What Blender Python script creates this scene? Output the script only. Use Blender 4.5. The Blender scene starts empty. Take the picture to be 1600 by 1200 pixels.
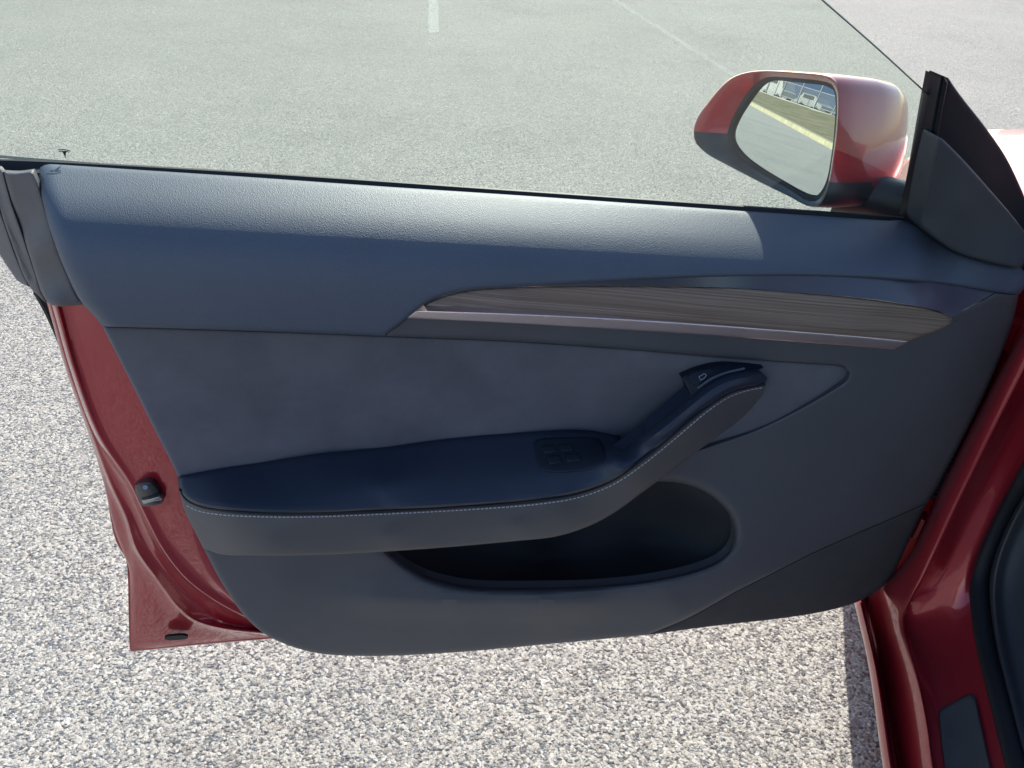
import bpy, bmesh, math, random
import numpy as np
from mathutils import Vector, Matrix
from mathutils.geometry import delaunay_2d_cdt
random.seed(7)
scene = bpy.context.scene
col = scene.collection

# ------------------------------------------------------------------ camera
F = 1200.0; PITCH = math.radians(35); ROLL = math.atan(.06); EYE = 1.22
fw = np.array([0, math.cos(PITCH), -math.sin(PITCH)])
r0 = np.array([1., 0, 0]); u0 = np.array([0, math.sin(PITCH), math.cos(PITCH)])
RV = math.cos(ROLL)*r0 + math.sin(ROLL)*u0
UV = -math.sin(ROLL)*r0 + math.cos(ROLL)*u0
CP = np.array([0, 0, EYE])
cd = bpy.data.cameras.new('camera'); cam = bpy.data.objects.new('camera', cd); col.objects.link(cam)
cd.sensor_width = 36; cd.lens = F/1600*36; cd.clip_start = .02; cd.clip_end = 3000
cam.matrix_world = Matrix(((RV[0], UV[0], -fw[0], CP[0]), (RV[1], UV[1], -fw[1], CP[1]), (RV[2], UV[2], -fw[2], CP[2]), (0, 0, 0, 1)))
scene.camera = cam

# ------------------------------------------------------------------ light
SUN_AZ = math.radians(5.5); SUN_EL = math.radians(33)
w = bpy.data.worlds.new('World'); scene.world = w; w.use_nodes = True
nt = w.node_tree; bg = nt.nodes['Background']
sk = nt.nodes.new('ShaderNodeTexSky'); sk.sky_type = 'NISHITA'; sk.sun_disc = False
sk.sun_elevation = SUN_EL; sk.sun_rotation = SUN_AZ; sk.air_density = 1.0; sk.dust_density = 1.0; sk.ozone_density = 1.0
nt.links.new(sk.outputs[0], bg.inputs[0]); bg.inputs[1].default_value = .13
sl = bpy.data.lights.new('sun', 'SUN'); so = bpy.data.objects.new('sun', sl); col.objects.link(so)
sl.energy = 4.2; sl.angle = math.radians(.55); sl.color = (1, .95, .87)
sd = Vector((math.sin(SUN_AZ)*math.cos(SUN_EL), math.cos(SUN_AZ)*math.cos(SUN_EL), math.sin(SUN_EL)))
so.rotation_euler = sd.to_track_quat('Z', 'Y').to_euler(); so.location = (3, 6, 8)
scene.view_settings.view_transform = 'Standard'; scene.view_settings.look = 'None'
scene.view_settings.exposure = 1.0; scene.view_settings.gamma = 1
scene.cycles.max_bounces = 7; scene.cycles.transparent_max_bounces = 10

# ------------------------------------------------------------------ frames: a pixel of the photograph and a real surface give a point
def ray(x, y):
    x = np.asarray(x, float)[..., None]; y = np.asarray(y, float)[..., None]
    d = fw*F + RV*(x-800) + UV*(600-y)
    return d/np.linalg.norm(d, axis=-1, keepdims=True)
class Frame:                                            # a family of parallel planes: normal n, offset w towards n
    def __init__(s, p, n): s.p = np.array(p, float); s.n = np.array(n, float)/np.linalg.norm(n)
    def __call__(s, x, y, w=0):
        d = ray(x, y); w = np.asarray(w, float)
        t = ((s.p-CP)@s.n + w)/(d@s.n)
        return CP + d*t[..., None]
a = math.radians(80)
DD = np.array([math.sin(a), math.cos(a), 0]); DN = np.array([math.cos(a), -math.sin(a), 0])   # along the door to its hinge; out of its trim
door_f = Frame((0, .73, .71), DN)
ca = math.radians(13)
CF = np.array([math.sin(ca), math.cos(ca), 0]); CL = np.array([-math.cos(ca), math.sin(ca), 0])  # the car's forward and left
side_f = Frame(CL*-.3762, CL)
tilt = math.radians(20)
glass_up = np.array([0, 0, 1])*math.cos(tilt) + DN*math.sin(tilt)
g0 = door_f(60, 250, -.051); g1 = door_f(1424, 343, -.051)
gn = np.cross((g1-g0)/np.linalg.norm(g1-g0), glass_up); gn = gn if gn@DN > 0 else -gn
glass_f = Frame(g0, gn)
A_, E_ = math.radians(24.5), math.radians(7.9)
mn = (-DD*math.cos(A_) + DN*math.sin(A_))*math.cos(E_) + np.array([0, 0, 1])*math.sin(E_)
mir_c = door_f(1225, 215, -.13)
mir_f = Frame(mir_c, mn)

CARLOC = np.array([1.35, .2, 0])

# ------------------------------------------------------------------ materials
def mat(name, base, rough=.5, metal=0, coat=0, spec=.5, sheen=0):
    m = bpy.data.materials.new(name); m.use_nodes = True
    b = m.node_tree.nodes['Principled BSDF']
    b.inputs['Base Color'].default_value = (*base, 1); b.inputs['Roughness'].default_value = rough
    b.inputs['Metallic'].default_value = metal; b.inputs['Coat Weight'].default_value = coat
    b.inputs['Coat Roughness'].default_value = .02
    b.inputs['Specular IOR Level'].default_value = spec
    b.inputs['Sheen Weight'].default_value = sheen
    return m
def N(m, t, **kw):
    n = m.node_tree.nodes.new(t)
    for k, v in kw.items():
        if k in n.inputs: n.inputs[k].default_value = v
        else: setattr(n, k, v)
    return n
def link(m, a, b): m.node_tree.links.new(a, b)
def coords(m, rot=(0, 0, 0), scale=(1, 1, 1)):
    tc = N(m, 'ShaderNodeTexCoord'); mr = N(m, 'ShaderNodeMapping'); mp = N(m, 'ShaderNodeMapping')
    mr.inputs['Rotation'].default_value = rot; mp.inputs['Scale'].default_value = scale
    link(m, tc.outputs['Object'], mr.inputs['Vector']); link(m, mr.outputs[0], mp.inputs['Vector']); return mp.outputs[0]
def ramp(m, fac, stops):
    r = N(m, 'ShaderNodeValToRGB'); e = r.color_ramp.elements
    while len(e) > 1: e.remove(e[0])
    e[0].position = stops[0][0]; e[0].color = (*stops[0][1], 1)
    for p, c in stops[1:]:
        q = e.new(p); q.color = (*c, 1)
    link(m, fac, r.inputs[0]); return r.outputs[0]
def grain(m, kind='leather', scale=700, strength=.25, dist=.0006, mottle=.12, base=(.05, .05, .05), msc=9):
    b = m.node_tree.nodes['Principled BSDF']; v = coords(m)
    if kind == 'leather':
        t = N(m, 'ShaderNodeTexVoronoi', Scale=scale); out = t.outputs['Distance']
    else:
        t = N(m, 'ShaderNodeTexNoise', Scale=scale, Detail=3.0); out = t.outputs[0]
    link(m, v, t.inputs['Vector'])
    bp = N(m, 'ShaderNodeBump', Strength=strength, Distance=dist); link(m, out, bp.inputs['Height']); link(m, bp.outputs[0], b.inputs['Normal'])
    n = N(m, 'ShaderNodeTexNoise', Scale=msc, Detail=6.0, Roughness=.65); link(m, v, n.inputs['Vector'])
    lo = tuple(c*(1-mottle) for c in base); hi = tuple(c*(1+mottle) for c in base)
    link(m, ramp(m, n.outputs[0], [(.3, lo), (.7, hi)]), b.inputs['Base Color'])
    return m
M = {}
M['pad'] = grain(mat('soft_pad_vinyl', (.05, .06, .08), .56, spec=.6), 'leather', 950, .5, .0005, .05, (.062, .082, .120))
M['lip'] = grain(mat('satin_lip_vinyl', (.05, .06, .08), .3, spec=.7), 'leather', 700, .12, .0004, .05, (.060, .070, .095))
M['suede'] = grain(mat('suede_fabric', (.07, .07, .08), .95, spec=.15, sheen=.25), 'noise', 900, .35, .0006, .16, (.112, .114, .140), 14)
M['plastic'] = grain(mat('grained_plastic', (.06, .065, .075), .55, spec=.4), 'noise', 1100, .25, .0005, .06, (.082, .086, .100))
M['kick'] = grain(mat('kick_felt', (.05, .05, .055), .85, spec=.25), 'noise', 1500, .5, .0006, .1, (.060, .062, .068), 30)
M['arm'] = grain(mat('armrest_vinyl', (.03, .045, .07), .45, spec=.45), 'leather', 800, .2, .0004, .04, (.017, .027, .050))
M['armside'] = grain(mat('armrest_side_vinyl', (.06, .063, .07), .5, spec=.4), 'leather', 800, .2, .0004, .05, (.086, .088, .097))
M['pillar'] = grain(mat('pillar_plastic', (.08, .08, .085), .6, spec=.4), 'noise', 800, .2, .0005, .12, (.135, .127, .130), 20)
M['cap'] = grain(mat('sail_plastic', (.05, .052, .055), .6, spec=.4), 'noise', 1000, .5, .0007, .06, (.046, .050, .058))
M['rubber'] = mat('black_rubber', (.011, .013, .018), .6, spec=.3)
M['gloss'] = mat('gloss_black', (.006, .009, .014), .18)
M['blackplastic'] = grain(mat('black_plastic', (.014, .018, .026), .35), 'noise', 900, .15, .0004, .1, (.014, .019, .028))
M['switch'] = mat('matte_switch', (.008, .014, .026), .55, spec=.35)
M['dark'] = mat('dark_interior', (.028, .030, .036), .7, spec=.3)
M['stitch'] = mat('pale_thread', (.55, .56, .6), .8)
M['print'] = mat('pale_print', (.45, .5, .55), .6)
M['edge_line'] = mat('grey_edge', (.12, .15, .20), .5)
M['strip'] = mat('brushed_metal', (.95, .82, .82), .42, metal=1)
M['steel'] = mat('dull_steel', (.35, .36, .38), .35, metal=1)
M['logo'] = mat('logo_print', (.012, .015, .018), .5)
m = M['mirror'] = mat('mirror_silver', (.84, .89, .88), .0, metal=1)
m = M['red'] = mat('red_paint', (.30, .012, .022), .32, metal=.35, coat=1)
b = m.node_tree.nodes['Principled BSDF']; v = coords(m)
n = N(m, 'ShaderNodeTexNoise', Scale=2600.0, Detail=1.0); link(m, v, n.inputs[0])
link(m, ramp(m, n.outputs[0], [(.3, (.27, .010, .018)), (.7, (.41, .020, .036))]), b.inputs['Base Color'])
n2 = N(m, 'ShaderNodeTexNoise', Scale=70.0, Detail=2.0); link(m, v, n2.inputs[0])
bp = N(m, 'ShaderNodeBump', Strength=.03, Distance=.002); link(m, n2.outputs[0], bp.inputs['Height']); link(m, bp.outputs[0], b.inputs['Coat Normal'])
n3 = N(m, 'ShaderNodeTexNoise', Scale=14.0, Detail=5.0); link(m, v, n3.inputs[0])
rr = N(m, 'ShaderNodeMapRange'); link(m, n3.outputs[0], rr.inputs[0]); rr.inputs[1].default_value = .35; rr.inputs[2].default_value = .75; rr.inputs[3].default_value = .01; rr.inputs[4].default_value = .04
link(m, rr.outputs[0], b.inputs['Coat Roughness'])
# wood: long fine open-pore grain along the door
m = M['wood'] = mat('open_pore_wood', (.15, .11, .09), .36, spec=.6)
b = m.node_tree.nodes['Principled BSDF']
v = coords(m, (0, -math.radians(6.3), -math.radians(10)), (1.0, 25, 620))
n = N(m, 'ShaderNodeTexNoise', Scale=1.0, Detail=5.0, Roughness=.6); link(m, v, n.inputs[0])
v2 = coords(m, (0, -math.radians(6.3), -math.radians(10)), (4, 120, 1800))
n2 = N(m, 'ShaderNodeTexNoise', Scale=1.0, Detail=3.0); link(m, v2, n2.inputs[0])
mx = N(m, 'ShaderNodeMix', data_type='FLOAT'); mx.inputs[0].default_value = .45
link(m, n.outputs[0], mx.inputs[2]); link(m, n2.outputs[0], mx.inputs[3])
link(m, ramp(m, mx.outputs[0], [(.33, (.055, .042, .038)), (.45, (.15, .108, .085)), (.56, (.235, .178, .148)), (.68, (.33, .26, .225))]), b.inputs['Base Color'])
bp = N(m, 'ShaderNodeBump', Strength=.35, Distance=.0008); link(m, mx.outputs[0], bp.inputs['Height']); link(m, bp.outputs[0], b.inputs['Normal'])
# window glass: thin tinted pane
m = M['glass'] = bpy.data.materials.new('tinted_glass'); m.use_nodes = True
nn = m.node_tree.nodes; nn.remove(nn['Principled BSDF'])
tr = N(m, 'ShaderNodeBsdfTransparent'); tr.inputs[0].default_value = (.80, .88, .825, 1)
gl = N(m, 'ShaderNodeBsdfGlossy', Roughness=.0); gl.inputs[0].default_value = (.9, .9, .9, 1)
tl = N(m, 'ShaderNodeBsdfTranslucent'); tl.inputs[0].default_value = (.8, .85, .82, 1)         # dust film added to haze and brighten the pane
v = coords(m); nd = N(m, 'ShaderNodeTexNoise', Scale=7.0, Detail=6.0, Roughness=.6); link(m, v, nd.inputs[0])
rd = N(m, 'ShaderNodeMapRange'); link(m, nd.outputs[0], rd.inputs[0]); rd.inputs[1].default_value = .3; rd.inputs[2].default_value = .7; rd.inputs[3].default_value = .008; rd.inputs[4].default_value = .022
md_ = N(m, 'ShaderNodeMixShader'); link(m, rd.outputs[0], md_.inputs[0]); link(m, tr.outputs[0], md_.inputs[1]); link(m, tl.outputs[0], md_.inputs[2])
fr = N(m, 'ShaderNodeFresnel', IOR=1.45); ms = N(m, 'ShaderNodeMixShader')
sc_ = N(m, 'ShaderNodeMath', operation='MULTIPLY'); sc_.inputs[1].default_value = .8
link(m, fr.outputs[0], sc_.inputs[0]); link(m, sc_.outputs[0], ms.inputs[0])
link(m, md_.outputs[0], ms.inputs[1]); link(m, gl.outputs[0], ms.inputs[2]); link(m, ms.outputs[0], nn['Material Output'].inputs[0])
M['glass_edge'] = mat('ground_glass_edge', (.03, .045, .045), .3)
# asphalt: pale stone chips in binder
def asphalt():
    m = mat('chip_asphalt', (.2, .2, .2), .9, spec=.3)
    b = m.node_tree.nodes['Principled BSDF']; v = coords(m)
    nz = N(m, 'ShaderNodeTexNoise', Scale=160.0, Detail=2.0); link(m, v, nz.inputs[0])
    ad = N(m, 'ShaderNodeVectorMath', operation='SCALE'); link(m, nz.outputs['Color'], ad.inputs[0]); ad.inputs[3].default_value = .006
    ad2 = N(m, 'ShaderNodeVectorMath', operation='ADD'); link(m, v, ad2.inputs[0]); link(m, ad.outputs[0], ad2.inputs[1])
    vo = N(m, 'ShaderNodeTexVoronoi', Scale=190.0, Randomness=1.0); link(m, ad2.outputs[0], vo.inputs['Vector'])
    vs = N(m, 'ShaderNodeTexVoronoi', Scale=380.0); link(m, ad2.outputs[0], vs.inputs['Vector'])
    sx = N(m, 'ShaderNodeSeparateColor'); link(m, vo.outputs['Color'], sx.inputs[0])
    sy = N(m, 'ShaderNodeSeparateColor'); link(m, vs.outputs['Color'], sy.inputs[0])
    stone = ramp(m, sx.outputs[0], [(.0, (.25, .24, .225)), (.025, (.31, .28, .24)), (.05, (.31, .30, .28)), (.3, (.36, .348, .322)), (.7, (.41, .396, .366)), (.93, (.46, .445, .41)), (1, (.60, .585, .55))])
    fine = ramp(m, sy.outputs[0], [(.0, (.80, .795, .785)), (.5, (.97, .97, .965)), (1, (1.1, 1.095, 1.085))])
    mu = N(m, 'ShaderNodeMix', data_type='RGBA', blend_type='MULTIPLY'); mu.inputs[0].default_value = .8
    link(m, stone, mu.inputs[6]); link(m, fine, mu.inputs[7])
    big = N(m, 'ShaderNodeTexNoise', Scale=.55, Detail=8.0, Roughness=.7); link(m, v, big.inputs[0])
    bgc = ramp(m, big.outputs[0], [(.28, (.80, .80, .80)), (.45, (.97, .97, .965)), (.7, (1.1, 1.09, 1.07))])
    mu2 = N(m, 'ShaderNodeMix', data_type='RGBA', blend_type='MULTIPLY'); mu2.inputs[0].default_value = 1
    link(m, mu.outputs[2], mu2.inputs[6]); link(m, bgc, mu2.inputs[7]); link(m, mu2.outputs[2], b.inputs['Base Color'])
    # relief: every chip is a small facet leaning its own way, standing at its own height
    def facet(vn, k, lift):
        df = N(m, 'ShaderNodeVectorMath', operation='SUBTRACT'); link(m, ad2.outputs[0], df.inputs[0]); link(m, vn.outputs['Position'], df.inputs[1])
        rn = N(m, 'ShaderNodeVectorMath', operation='SUBTRACT'); link(m, vn.outputs['Color'], rn.inputs[0]); rn.inputs[1].default_value = (.5, .5, .5)
        dt = N(m, 'ShaderNodeVectorMath', operation='DOT_PRODUCT'); link(m, df.outputs[0], dt.inputs[0]); link(m, rn.outputs[0], dt.inputs[1])
        se = N(m, 'ShaderNodeSeparateColor'); link(m, vn.outputs['Color'], se.inputs[0])
        l = N(m, 'ShaderNodeMath', operation='MULTIPLY'); link(m, se.outputs[2], l.inputs[0]); l.inputs[1].default_value = lift
        o = N(m, 'ShaderNodeMath', operation='MULTIPLY_ADD'); link(m, dt.outputs['Value'], o.inputs[0]); o.inputs[1].default_value = k; link(m, l.outputs[0], o.inputs[2])
        return o.outputs[0]
    hs = N(m, 'ShaderNodeMath', operation='ADD'); link(m, facet(vo, 1.25, .0018), hs.inputs[0]); link(m, facet(vs, .8, .0005), hs.inputs[1])
    dome = N(m, 'ShaderNodeMath', operation='MULTIPLY_ADD'); link(m, vo.outputs['Distance'], dome.inputs[0]); dome.inputs[1].default_value = -.0016; link(m, hs.outputs[0], dome.inputs[2]); hs = dome
    bp = N(m, 'ShaderNodeBump', Strength=1.0, Distance=1.0); link(m, hs.outputs[0], bp.inputs['Height']); link(m, bp.outputs[0], b.inputs['Normal'])
    return m
M['asphalt'] = asphalt()

# ------------------------------------------------------------------ mesh helpers
def new_obj(name, verts, faces, m, parent=None, smooth=True, angle=35, off=True):
    me = bpy.data.meshes.new(name)
    v = np.asarray(verts, float)
    if off and parent is not None: v = v - CARLOC
    me.from_pydata([tuple(p) for p in v], [], [tuple(int(i) for i in f) for f in faces]); me.validate(); me.update()
    if smooth:
        me.polygons.foreach_set('use_smooth', [True]*len(me.polygons)); me.set_sharp_from_angle(angle=math.radians(angle))
    me.materials.append(m)
    o = bpy.data.objects.new(name, me); col.objects.link(o)
    if parent is not None: o.parent = parent
    return o
def spline(pts, closed=False, step=6.0):
    p = np.array(pts, float)
    if len(p) < 3 and not closed: 
        n = max(2, int(np.linalg.norm(p[1]-p[0])/step)+1); t = np.linspace(0, 1, n)[:, None]; return p[0]*(1-t)+p[1]*t
    if closed: q = np.vstack([p[-1], p, p[0], p[1]])
    else: q = np.vstack([2*p[0]-p[1], p, 2*p[-1]-p[-2]])
    out = []
    for i in range(1, len(q)-2):
        a0, a1, a2, a3 = q[i-1:i+3]
        t0 = 0; t1 = t0+max(np.linalg.norm(a1-a0), 1e-6)**.5; t2 = t1+max(np.linalg.norm(a2-a1), 1e-6)**.5; t3 = t2+max(np.linalg.norm(a3-a2), 1e-6)**.5
        n = max(1, int(np.linalg.norm(a2-a1)/step))
        for t in np.linspace(t1, t2, n, endpoint=False):
            A1 = (t1-t)/(t1-t0)*a0+(t-t0)/(t1-t0)*a1; A2 = (t2-t)/(t2-t1)*a1+(t-t1)/(t2-t1)*a2; A3 = (t3-t)/(t3-t2)*a2+(t-t2)/(t3-t2)*a3
            B1 = (t2-t)/(t2-t0)*A1+(t-t0)/(t2-t0)*A2; B2 = (t3-t)/(t3-t1)*A2+(t-t1)/(t3-t1)*A3
            out.append((t2-t)/(t2-t1)*B1+(t-t1)/(t2-t1)*B2)
    if not closed: out.append(p[-1])
    return np.array(out)
def outline(segs, step=6.0):
    pts = []
    for s in segs: pts.extend(spline(s, False, step)[:-1])
    return np.array(pts)
def tps(ctrl):
    c = np.array(ctrl, float); X = c[:, :2]/500; z = c[:, 2]
    if len(c) == 1: return lambda x, y: np.full(np.shape(x), z[0])
    def K(d2): return .5*d2*np.log(d2+1e-12)
    n = len(c); A = np.zeros((n+3, n+3)); d2 = ((X[:, None]-X[None])**2).sum(-1)
    A[:n, :n] = K(d2) + np.eye(n)*1e-5; A[:n, n] = 1; A[:n, n+1:] = X; A[n, :n] = 1; A[n+1:, :n] = X.T
    if len(c) < 3: A += np.eye(n+3)*1e-9
    s = np.linalg.lstsq(A, np.concatenate([z, np.zeros(3)]), rcond=None)[0]
    def f(x, y):
        x = np.asarray(x, float)/500; y = np.asarray(y, float)/500
        d = (x[..., None]-X[:, 0])**2 + (y[..., None]-X[:, 1])**2
        return K(d)@s[:n] + s[n] + s[n+1]*x + s[n+2]*y
    return f
def inside(poly, x, y):
    x = np.asarray(x); y = np.asarray(y); c = np.zeros(x.shape, bool); j = len(poly)-1
    for i in range(len(poly)):
        xi, yi = poly[i]; xj, yj = poly[j]
        if yi != yj:
            c ^= ((yi > y) != (yj > y)) & (x < (xj-xi)*(y-yi)/(yj-yi)+xi)
        j = i
    return c
def sdist(poly, x, y, closed=True, signed=False):
    P_ = np.array(poly, float); Q = np.roll(P_, -1, 0)
    if not closed: P_, Q = P_[:-1], Q[:-1]
    best = np.full(np.shape(x), 1e9); sg = np.zeros(np.shape(x))
    for p, q in zip(P_, Q):
        e = q-p; L2 = e@e+1e-9; t = np.clip(((x-p[0])*e[0]+(y-p[1])*e[1])/L2, 0, 1)
        dx = x-p[0]-t*e[0]; dy = y-p[1]-t*e[1]; d = np.hypot(dx, dy)
        k = d < best; best = np.where(k, d, best)
        if signed: sg = np.where(k, np.sign(e[0]*(y-p[1])-e[1]*(x-p[0])), sg)
    return best*sg if signed else best
def patch(name, segs, wf, m, parent, frame=door_f, grid=8.0, edge=(0, 0), skirt=.02, holes=(), feats=(), step=6.0, rfun=None, hfun=None):
    """A moulded panel: outline, surface height field, rolled edge, and side walls going back into the door."""
    if isinstance(wf, list): wf = tps(wf)
    out = outline(segs, step); hs = [outline(h, step) for h in holes]
    loops = [out]+hs
    bpts = np.vstack(loops)
    x0, y0 = out.min(0); x1, y1 = out.max(0)
    gx, gy = np.meshgrid(np.arange(x0, x1+grid, grid), np.arange(y0, y1+grid, grid)); gx[1::2] += grid/2
    gx, gy = gx.ravel(), gy.ravel()
    k = inside(out, gx, gy)
    for h in hs: k &= ~inside(h, gx, gy)
    dist = np.full(gx.shape, 1e9)
    for l in loops: dist = np.minimum(dist, sdist(l, gx, gy))
    pts = [bpts]
    if edge[0]:
        for fr_ in (.12, .3, .55, .85):                  # extra rings so the rolled edge is smooth
            for l in loops:
                t = np.roll(l, -1, 0)-np.roll(l, 1, 0); nrm = np.stack([-t[:, 1], t[:, 0]], 1)/(np.linalg.norm(t, axis=1, keepdims=True)+1e-9)
                for s in (1, -1):
                    q = l+nrm*s*edge[0]*fr_
                    kk = inside(out, q[:, 0], q[:, 1])
                    for h in hs: kk &= ~inside(h, q[:, 0], q[:, 1])
                    dq = np.full(len(q), 1e9)
                    for l2 in loops: dq = np.minimum(dq, sdist(l2, q[:, 0], q[:, 1]))
                    kk &= dq > edge[0]*fr_*.9
                    pts.append(q[kk])
        k &= dist > edge[0]*1.0
    else: k &= dist > grid*.45
    pts.append(np.stack([gx[k], gy[k]], 1)); pts = np.vstack(pts)
    edges = []; o = 0
    for l in loops:
        edges += [(o+i, o+(i+1) % len(l)) for i in range(len(l))]; o += len(l)
    r = delaunay_2d_cdt([Vector(p) for p in pts], edges, [], 0, 1e-4)
    V = np.array([tuple(p) for p in r[0]]); T = np.array([tuple(f) for f in r[2]])
    c = V[T].mean(1); k = inside(out, c[:, 0], c[:, 1])
    for h in hs: k &= ~inside(h, c[:, 0], c[:, 1])
    T = T[k]
    x, y = V[:, 0], V[:, 1]; W = wf(x, y)
    if edge[0]:
        dist = np.full(x.shape, 1e9)
        for l in loops: dist = np.minimum(dist, sdist(l, x, y))
        rr_ = edge[0] if rfun is None else rfun(x, y); hh_ = edge[1] if hfun is None else hfun(x, y)
        q = np.clip(1-dist/rr_, 0, 1); W = W - hh_*(1-np.sqrt(np.clip(1-q*q, 0, 1)))
    for kind, line, h, s in feats:
        ln = spline(line, False, step)
        if kind == 'tent': W = W + h*np.clip(1-sdist(ln, x, y, False)/s, 0, 1)*np.clip(np.minimum(x-ln[0, 0], ln[-1, 0]-x)/130, 0, 1)**2; continue
        if kind == 'ridge': W = W + h*np.exp(-(sdist(ln, x, y, False)/s)**2)
        else:
            d = np.clip(sdist(ln, x, y, False, True)/s, -1, 1); W = W + h*(.5+.75*d-.25*d**3)
    X = frame(x, y, W)
    # side walls
    cnt = {}
    for t in T:
        for i in range(3):
            e = (t[i], t[(i+1) % 3]); key = (min(e), max(e)); cnt[key] = None if key in cnt else e
    be = [e for e in cnt.values() if e is not None]
    faces = [tuple(t) for t in T]
    bi = sorted({i for e in be for i in e}); mp = {i: len(X)+n for n, i in enumerate(bi)}
    sk_ = skirt(V[bi, 0], V[bi, 1])[:, None] if callable(skirt) else skirt
    Xb = X[bi] - frame.n*sk_
    faces += [(e[1], e[0], mp[e[0]], mp[e[1]]) for e in be]
    ob = new_obj(name, np.vstack([X, Xb]), faces, m, parent)
    return ob, wf
def loft(name, rows, m, parent, frame, nu=90, sub=4, tension=None):
    """Skin a surface over rows of (pixel line, offsets from the frame's plane)."""
    R_ = []
    for line, wv in rows:
        sp = spline(line, False, 3.0); c = np.concatenate([[0], np.cumsum(np.linalg.norm(np.diff(sp, axis=0), axis=1))])
        t = np.linspace(0, c[-1], nu); x = np.interp(t, c, sp[:, 0]); y = np.interp(t, c, sp[:, 1])
        ws = np.full(nu, wv) if np.isscalar(wv) else np.interp(np.linspace(0, 1, nu), np.linspace(0, 1, len(wv)), wv)
        R_.append(frame(x, y, ws))
    R_ = np.array(R_); out = []
    for i in range(len(R_)-1):
        p1, p2 = R_[i], R_[i+1]; p0 = R_[i-1] if i else 2*p1-p2; p3 = R_[i+2] if i+2 < len(R_) else 2*p2-p1
        for k in range(sub):
            t = k/sub; a1 = (p2-p0)*.38; a2 = (p3-p1)*.38
            out.append((2*t**3-3*t*t+1)*p1+(t**3-2*t*t+t)*a1+(-2*t**3+3*t*t)*p2+(t**3-t*t)*a2)
    out.append(R_[-1]); n = len(out)
    return new_obj(name, np.vstack(out), [(i*nu+j, i*nu+j+1, (i+1)*nu+j+1, (i+1)*nu+j) for i in range(n-1) for j in range(nu-1)], m, parent, angle=45)
def tube(name, pts, r, m, parent, seg=10, closed=False, taper=None, off=True):
    p = np.array(pts, float); n = len(p); V = []; Fc = []
    tan = np.gradient(p, axis=0) if not closed else np.roll(p, -1, 0)-np.roll(p, 1, 0)
    tan /= np.linalg.norm(tan, axis=1, keepdims=True)
    up = np.array([0, 0, 1.]) if abs(tan[0, 2]) < .9 else np.array([1., 0, 0])
    for i in range(n):
        up = up-tan[i]*(up@tan[i]); up /= np.linalg.norm(up); b = np.cross(tan[i], up)
        rr = r if taper is None else r*taper[i]
        for k in range(seg):
            t = 2*math.pi*k/seg; V.append(p[i]+rr*(up*math.cos(t)+b*math.sin(t)))
    m_ = n if closed else n-1
    for i in range(m_):
        for k in range(seg):
            a0 = i*seg+k; a1 = i*seg+(k+1) % seg; b0 = ((i+1) % n)*seg+k; b1 = ((i+1) % n)*seg+(k+1) % seg
            Fc.append((a0, a1, b1, b0))
    if not closed: Fc += [tuple(range(seg))[::-1], tuple((n-1)*seg+k for k in range(seg))]
    return new_obj(name, V, Fc, m, parent, off=off)
def pixline(frame, line, wf, step=6.0, dw=0):
    s = spline(line, False, step); wv = wf(s[:, 0], s[:, 1]) if callable(wf) else np.full(len(s), wf)
    return frame(s[:, 0], s[:, 1], wv+dw)
def boxes(name, items, m, parent, off=True, bevel=0):
    """items: (centre, x-axis half vector, y half vector, z half vector)"""
    V = []; Fc = []
    for c, ax, ay, az in items:
        o = len(V); c, ax, ay, az = map(np.array, (c, ax, ay, az))
        for k in range(8): V.append(c+ax*(1 if k & 1 else -1)+ay*(1 if k & 2 else -1)+az*(1 if k & 4 else -1))
        Fc += [(o, o+2, o+3, o+1), (o+4, o+5, o+7, o+6), (o, o+1, o+5, o+4), (o+2, o+6, o+7, o+3), (o, o+4, o+6, o+2), (o+1, o+3, o+7, o+5)]
    ob = new_obj(name, V, Fc, m, parent, smooth=False, off=off)
    if bevel:
        md = ob.modifiers.new('bevel', 'BEVEL'); md.width = bevel; md.segments = 3
    return ob
def empty(name, loc, label, cat, group=None):
    o = bpy.data.objects.new(name, None); col.objects.link(o); o.location = loc
    o['label'] = label; o['category'] = cat
    if group: o['group'] = group
    return o
def tag(o, label, cat, group=None):
    o['label'] = label; o['category'] = cat
    if group: o['group'] = group
    return o

# ================================================================== the setting
g = new_obj('parking_ground', [(-400, -400, 0), (400, -400, 0), (400, 400, 0), (-400, 400, 0)], [(0, 1, 2, 3)], M['asphalt'], None, smooth=False)
g['kind'] = 'structure'
def ground_pt(px, py, z=0):
    d = ray(px, py); return CP + d*((z-EYE)/d[2])
def worn_paint(name, c, keep):
    m = mat(name, c, .8); b = m.node_tree.nodes['Principled BSDF']; v = coords(m)
    n = N(m, 'ShaderNodeTexNoise', Scale=90.0, Detail=4.0, Roughness=.7); link(m, v, n.inputs[0])
    link(m, ramp(m, n.outputs[0], [(keep-.12, (0, 0, 0)), (keep+.12, (.55, .55, .55))]), b.inputs['Alpha']); return m
def strip_on_ground(name, p, q, wd, m, z):
    p = np.array(p[:2]); q = np.array(q[:2]); t = (q-p)/np.linalg.norm(q-p); n = np.array([-t[1], t[0]])*wd/2
    o = new_obj(name, [(*(p-n), z), (*(q-n), z), (*(q+n), z), (*(p+n), z)], [(0, 1, 2, 3)], m, None, smooth=False)
    o['kind'] = 'structure'; return o
M['line'] = worn_paint('worn_white_paint', (.60, .60, .57), .48)
M['line2'] = worn_paint('faded_white_paint', (.55, .55, .53), .56)
M['crack'] = mat('crack_shadow', (.05, .05, .052), .95)
strip_on_ground('parking_line', ground_pt(677, 52), ground_pt(677, -60), .085, M['line'], .004)
strip_on_ground('parking_line', ground_pt(1180, 140), ground_pt(880, -50), .07, M['line2'], .004)
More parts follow.
